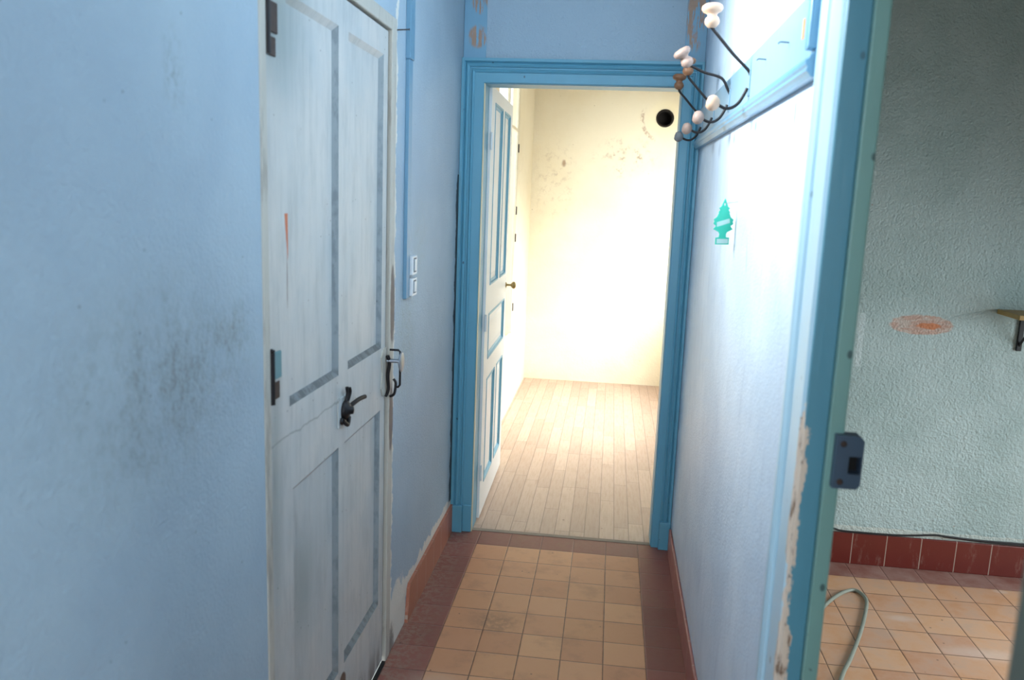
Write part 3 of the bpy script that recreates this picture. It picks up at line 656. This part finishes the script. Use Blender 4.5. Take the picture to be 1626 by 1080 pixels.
st.tube([(-0.145, LY1 + 0.016, 0.945), (-0.130, LY1 + 0.016, 0.955), (-0.126, LY1 + 0.018, 0.99), (-0.134, LY1 + 0.018, 1.004)], 0.0045, 8)
tag(st.build('latch_keeper', M['iron'], dd), 'black iron staple for the latch')
tag(MB().tube([(-0.15, -1.122, 2.094), (-0.112, -1.112, 2.098)], lambda t: 0.002, 6, sub=1).lathe([(0.004, 0), (0.004, 0.0015), (0, 0.002)], (-0.112, -1.112, 2.098), (1, 0.2, 0.1), 8).build('nail', M['rust']),
    'rusty nail sticking out at the top corner of the white door frame', 'nail')

# ------------------------------------------------------------------ trunking and switches
tr = MB().bev(-0.15, -0.137, -1.000, -0.955, 1.245, 2.03, 0.002).bev(-0.15, -0.133, -1.005, -0.950, 2.03, H, 0.002)
tag(tr.build('cable_trunking', M['trunk']), 'blue painted vertical cable trunking on the left wall beside the door frame', 'cable trunking')
for k, (za, zb, lab) in enumerate(((1.322, 1.388, 'upper white light switch beside the blue trunking'), (1.249, 1.311, 'lower white light switch beside the blue trunking'))):
    s = thing('light_switch', (-0.15, -0.93, za), lab, 'light switch', 'light switches on the left wall')
    MB().bev(-0.15, -0.128, -0.953, -0.885, za, zb, 0.003).build('housing', M['plastic'], s)
    rk = MB().bev(-0.128, -0.1235, -0.932, -0.906, za + 0.014, zb - 0.012, 0.0015).build('rocker', M['slate'] if 0 else M['plastic'], s)
    MB().bev(-0.1285, -0.1270, -0.937, -0.901, za + 0.009, zb - 0.007, 0.0005).build('rocker_surround', M['slate'], s)

# ------------------------------------------------------------------ coat rack
ck = thing('coat_rack', (0.895, -1.05, 1.845), 'pale blue wall coat rack board with wire hooks and turned wooden knobs', 'coat rack')
MB().bev(0.880, 0.8945, -2.105, -0.02, 1.872, 1.992, 0.003).build('backboard', M['rack'], ck)
pr_ = [(0.8945, 1.832), (0.878, 1.832), (0.874, 1.838), (0.869, 1.843), (0.871, 1.849), (0.867, 1.854), (0.867, 1.861), (0.873, 1.865), (0.876, 1.871), (0.880, 1.873), (0.882, 1.880), (0.8945, 1.880)]
mm = MB().strip([[(x, -2.135, z) for x, z in pr_], [(x, -0.038, z) for x, z in pr_]], 0, False, True)
for yy in (-2.135, -0.038): mm.add([(x, yy, z) for x, z in pr_], [list(range(len(pr_)))])
mm.bev(0.868, 0.8945, -2.135, -2.108, 1.880, 2.07, 0.004)
tag(mm.build('rack_moulding', M['rackmould'], ck), 'stepped blue moulding under the board')
KN = [(0.006, 0), (0.011, 0.002), (0.018, 0.010), (0.0195, 0.017), (0.017, 0.025), (0.0115, 0.031), (0.014, 0.036), (0.024, 0.041), (0.0275, 0.048), (0.026, 0.055), (0.019, 0.060), (0.0, 0.062)]
KL = [(0.006, 0), (0.013, 0.003), (0.020, 0.012), (0.021, 0.020), (0.018, 0.028), (0.013, 0.033), (0.0, 0.035)]
hooks = [(-1.415, [(0.832, 1.990), (0.795, 2.030), (0.775, 2.052)], (0.772, 2.058), (-0.05, 0.0, 1), 'pale', 'pale', 0.0),
         (-1.030, [(0.850, 1.985), (0.800, 2.000), (0.765, 2.015)], (0.752, 2.020), (-0.55, -0.1, 0.85), 'pink', 'pink', 0.0),
         (-0.630, [(0.850, 1.970), (0.812, 2.010), (0.784, 2.040)], (0.779, 2.052), (-0.05, 0.0, 1), 'brown', 'pink', 0.0),
         (-0.250, [(0.842, 1.975), (0.805, 2.015), (0.781, 2.040)], (0.776, 2.052), (0.0, 0.0, 1), 'brown', 'grey', 0.0)]
for k, (y, mid, top, ax, m1, m2, _) in enumerate(hooks):
    h = MB().tube([(0.880, y, 1.938), (0.872, y, 1.952)] + [(a, y, z) for a, z in mid] + [(top[0], y, top[1])], 0.0042, 8)
    h.tube([(0.8735, y, 1.906), (0.8675, y, 1.890), (0.855, y, 1.868), (0.838, y, 1.855), (0.820, y, 1.854), (0.802, y, 1.862)], 0.0042, 8)
    pl_ = MB().bev(0.8765, 0.880, y - 0.008, y + 0.008, 1.885, 1.952, 0.001)
    ho = tag(h.build('coat_hook', M['iron'], ck), 'dark twisted wire hook with one bent arm' if k == 1 else None)
    pl_.build('hook_plate', M['rack'], ho)
    MB().lathe([(r, q) for r, q in KN], (top[0], y, top[1] - 0.004), ax, 22).build('knob', M[m1], ho)
    MB().lathe([(r, q) for r, q in KL], (0.806, y, 1.862), (-0.96, -0.05, 0.22), 22).build('knob', M[m2], ho)
for (y, z) in ((-1.896, 1.933), (-1.636, 1.942)):
    MB().tube([(0.882, y, z), (0.862, y - 0.002, z + 0.001), (0.858, y - 0.006, z - 0.003)], 0.0015, 6, sub=1).build('nail', M['slate'], ck)
MB().box(0.8793, 0.8800, -2.037, -2.020, 1.915, 1.952).build('sticker', M['orange'], ck)

# ------------------------------------------------------------------ tree shaped air freshener
af = thing('air_freshener', (0.857, -1.28, 1.49), 'turquoise tree shaped card air freshener hanging on the pale right wall', 'air freshener')
half = [(0.0, 1.0), (0.045, 0.955), (0.12, 0.875), (0.16, 0.83), (0.27, 0.79), (0.20, 0.755), (0.29, 0.70), (0.26, 0.685), (0.30, 0.645), (0.34, 0.60), (0.50, 0.545), (0.46, 0.505), (0.50, 0.455), (0.44, 0.43), (0.36, 0.405), (0.49, 0.335), (0.36, 0.305), (0.22, 0.275), (0.16, 0.23), (0.18, 0.16), (0.34, 0.15), (0.34, 0.0)]
Wt, Ht = 0.076, 0.130
AFd = Vector((0.80, 0.60, 0)); AFn = Vector((0.60, -0.80, 0)); AFo = Vector((0.858, -1.285, 1.490))
AFn = Vector((AFd.y, -AFd.x, 0))
def AP(a, z, d=0.0): return AFo + AFd * a + Vector((0, 0, z)) + AFn * d
pts = [(a * Wt, z * Ht) for a, z in half]; pts = pts + [(-a, z) for a, z in pts[::-1][:-1]]
bmf = bmesh.new(); n = len(pts)
hole = [(0.0035 * math.cos(2 * PI * k / 12), 0.1135 + 0.004 * math.sin(2 * PI * k / 12)) for k in range(12)]
vs = [bmf.verts.new(AP(a, z)) for a, z in pts]; hv = [bmf.verts.new(AP(a, z)) for a, z in hole]
es = [bmf.edges.new((vs[i], vs[(i + 1) % n])) for i in range(n)] + [bmf.edges.new((hv[i], hv[(i + 1) % 12])) for i in range(12)]
bmesh.ops.triangle_fill(bmf, use_beauty=True, use_dissolve=False, edges=es)
g_ = bmesh.ops.extrude_face_region(bmf, geom=bmf.faces[:])
for e_ in g_['geom']:
    if isinstance(e_, bmesh.types.BMVert): e_.co += AFn * 0.0015
bmf.verts.index_update(); mbf = MB().add([v.co[:] for v in bmf.verts], [[v.index for v in f.verts] for f in bmf.faces]); bmf.free()
mbf.build('card', M['fresh'], af)
q = [(-0.027, 0.063), (0.021, 0.074), (0.024, 0.062), (-0.025, 0.050)]
tag(MB().prism([AP(a, z, 0.0016) for a, z in q], AFn * 0.0006).build('band', M['sticker'], af), 'pale slanted label band')
tag(MB().prism([AP(a, z, 0.0016) for a, z in ((-0.022, 0.003), (0.022, 0.003), (0.022, 0.016), (-0.022, 0.016))], AFn * 0.0006).build('base_label', M['sticker'], af), 'pale label on the trunk base')
MB().tube([(0.896, -1.285, 1.612), AP(0, 0.1165, 0.003)], 0.0008, 6, sub=1).build('pin', M['steel'], af)

# ------------------------------------------------------------------ doorway to the side room: casing, lining, keeper
dc = thing('trim_5', (0.9, -2.31, 0), 'weathered blue casing and frame of the side room doorway, paint worn on its edge', 'door casing', kind='structure')
pr_ = [(-2.150, 0.895), (-2.150, 0.883), (-2.158, 0.879), (-2.172, 0.879), (-2.176, 0.883), (-2.186, 0.883), (-2.190, 0.877), (-2.204, 0.873), (-2.216, 0.877), (-2.220, 0.882), (-2.232, 0.882), (-2.238, 0.879), (-2.306, 0.879), (-2.312, 0.885), (-2.312, 0.895)]
cs = MB().strip([[(x, y, 0.0) for y, x in pr_], [(x, y, 2.30) for y, x in pr_]])
cs.build('casing', M['casing_pale'], dc)
MB().bev(0.884, 0.921, -2.318, -2.308, 0.0, 2.14, 0.002).build('frame_post', M['reveal'], dc)
MB().bev(0.921, 0.947, -2.328, -2.306, 0.0, 2.14, 0.003).build('rebate', M['green'], dc)
MB().bev(0.884, 0.921, P0 + 0.01, -2.318, 2.13, 2.145, 0.002).bev(0.921, 0.947, P0 + 0.01, -2.318, 2.12, 2.145, 0.002).build('head', M['reveal'], dc)
dn_ = thing('trim_6', (0.9, -3.01, 0), 'near grey green casing of the side room doorway at the photo edge', 'door casing', kind='structure')
M['olive'] = mat_paint('olive_grey_frame', (92, 102, 94), 0.4)
MB().bev(0.884, 0.950, P0 - 0.004, P0 + 0.012, 0.0, 2.14, 0.003).build('frame_post', M['olive'], dn_)
MB().bev(0.879, 0.895, P0 - 0.15, P0 + 0.002, 0.0, 2.28, 0.003).build('casing', M['olive'], dn_)
MB().bev(0.879, 0.895, P0 + 0.002, -2.312, 2.145, 2.28, 0.003).build('casing', M['reveal'], dn_)

kp = thing('lock_keeper', (0.95, -2.33, 1.147), 'slate blue metal lock keeper screwed to the doorway frame edge', 'lock keeper')
KZ0, KZ1, KX0, KX1 = 1.147, 1.237, 0.931, 0.975
def rr(x0, x1, z0, z1, r_, y):
    P = [(x0, z0)]
    for k in range(5): a = -PI / 2 + k * PI / 8; P.append((x1 - r_ + r_ * math.cos(a), z0 + r_ + r_ * math.sin(a)))
    for k in range(5): a = k * PI / 8; P.append((x1 - r_ + r_ * math.cos(a), z1 - r_ + r_ * math.sin(a)))
    P.append((x0, z1)); return [(x, y, z) for x, z in P]
HX0, HX1, HZ0, HZ1 = 0.953, 0.9725, 1.173, 1.203
# face plate with a real square mouth: built as four bars, with box walls behind
body = MB().prism([(KX0, -2.345, KZ0), (HX0, -2.345, KZ0), (HX0, -2.345, KZ1), (KX0, -2.345, KZ1)], (0, 0.030, 0))
body.prism([(HX0, -2.345, KZ0), (KX1 - 0.006, -2.345, KZ0), (KX1, -2.345, KZ0 + 0.007), (KX1, -2.345, HZ0), (HX0, -2.345, HZ0)], (0, 0.030, 0))
body.prism([(HX0, -2.345, HZ1), (KX1, -2.345, HZ1), (KX1, -2.345, KZ1 - 0.007), (KX1 - 0.006, -2.345, KZ1), (HX0, -2.345, KZ1)], (0, 0.030, 0))
body.prism([(HX1, -2.345, HZ0), (KX1, -2.345, HZ0), (KX1, -2.345, HZ1), (HX1, -2.345, HZ1)], (0, 0.030, 0))
body.build('keeper_body', M['slate'], kp)
MB().box(HX0, HX1, -2.322, -2.315, HZ0, HZ1).build('mouth', M['dark'], kp)  # black plug, painted shade inside the opening
for z in (1.159, 1.224):
    MB().lathe([(0.0052, 0), (0.0052, 0.0015), (0.003, 0.002), (0, 0.0015)], (0.942, -2.345, z), (0, -1, 0), 12).build('screw', M['rust'], kp)

# ------------------------------------------------------------------ side room: shelf, cables
sh = thing('wall_shelf', (2.45, -0.02, 1.19), 'small pine shelf on a black bracket at the right edge of the side room wall', 'shelf')
MB().bev(2.20, 2.85, -0.20, -0.001, 1.186, 1.206, 0.002).build('shelf_board', M['shelf'], sh)
for x in (2.305, 2.74):
    bkt = MB().bev(x - 0.011, x + 0.011, -0.012, -0.001, 1.030, 1.186, 0.003).bev(x - 0.010, x + 0.010, -0.15, -0.012, 1.176, 1.186, 0.002)
    bkt.tube([(x, -0.006, 1.05), (x, -0.05, 1.10), (x, -0.12, 1.178)], 0.005, 8)
    bkt.build('bracket', M['black'], sh)
pts = [(0.96, -0.014, 0.160), (1.55, -0.016, 0.168), (1.66, -0.016, 0.158), (1.75, -0.016, 0.156), (1.92, -0.016, 0.158), (2.06, -0.016, 0.172), (2.10, -0.018, 0.172), (2.25, -0.016, 0.164), (2.42, -0.016, 0.164), (2.9, -0.016, 0.165), (3.45, -0.016, 0.16)]
tag(MB().tube(pts, 0.0045, 8).tube([(2.10, -0.014, 0.168), (2.3, -0.013, 0.158), (2.6, -0.014, 0.156), (3.45, -0.014, 0.153)], 0.004, 8).build('cable', M['black']), 'thin black cable lying along the oxblood skirting tiles', 'cable')
hs = [(1.20, -0.90), (1.36, -0.70), (1.448, -0.538), (1.535, -0.406), (1.610, -0.322), (1.662, -0.300), (1.682, -0.372), (1.646, -0.49), (1.572, -0.674), (1.485, -0.863), (1.42, -0.994), (1.30, -1.3), (1.25, -1.7)]
tag(MB().tube([(x, y, 0.0075) for x, y in hs], 0.0075, 10).build('floor_cable', M['hose']), 'grey looped cable lying on the orange tiles of the side room', 'cable')
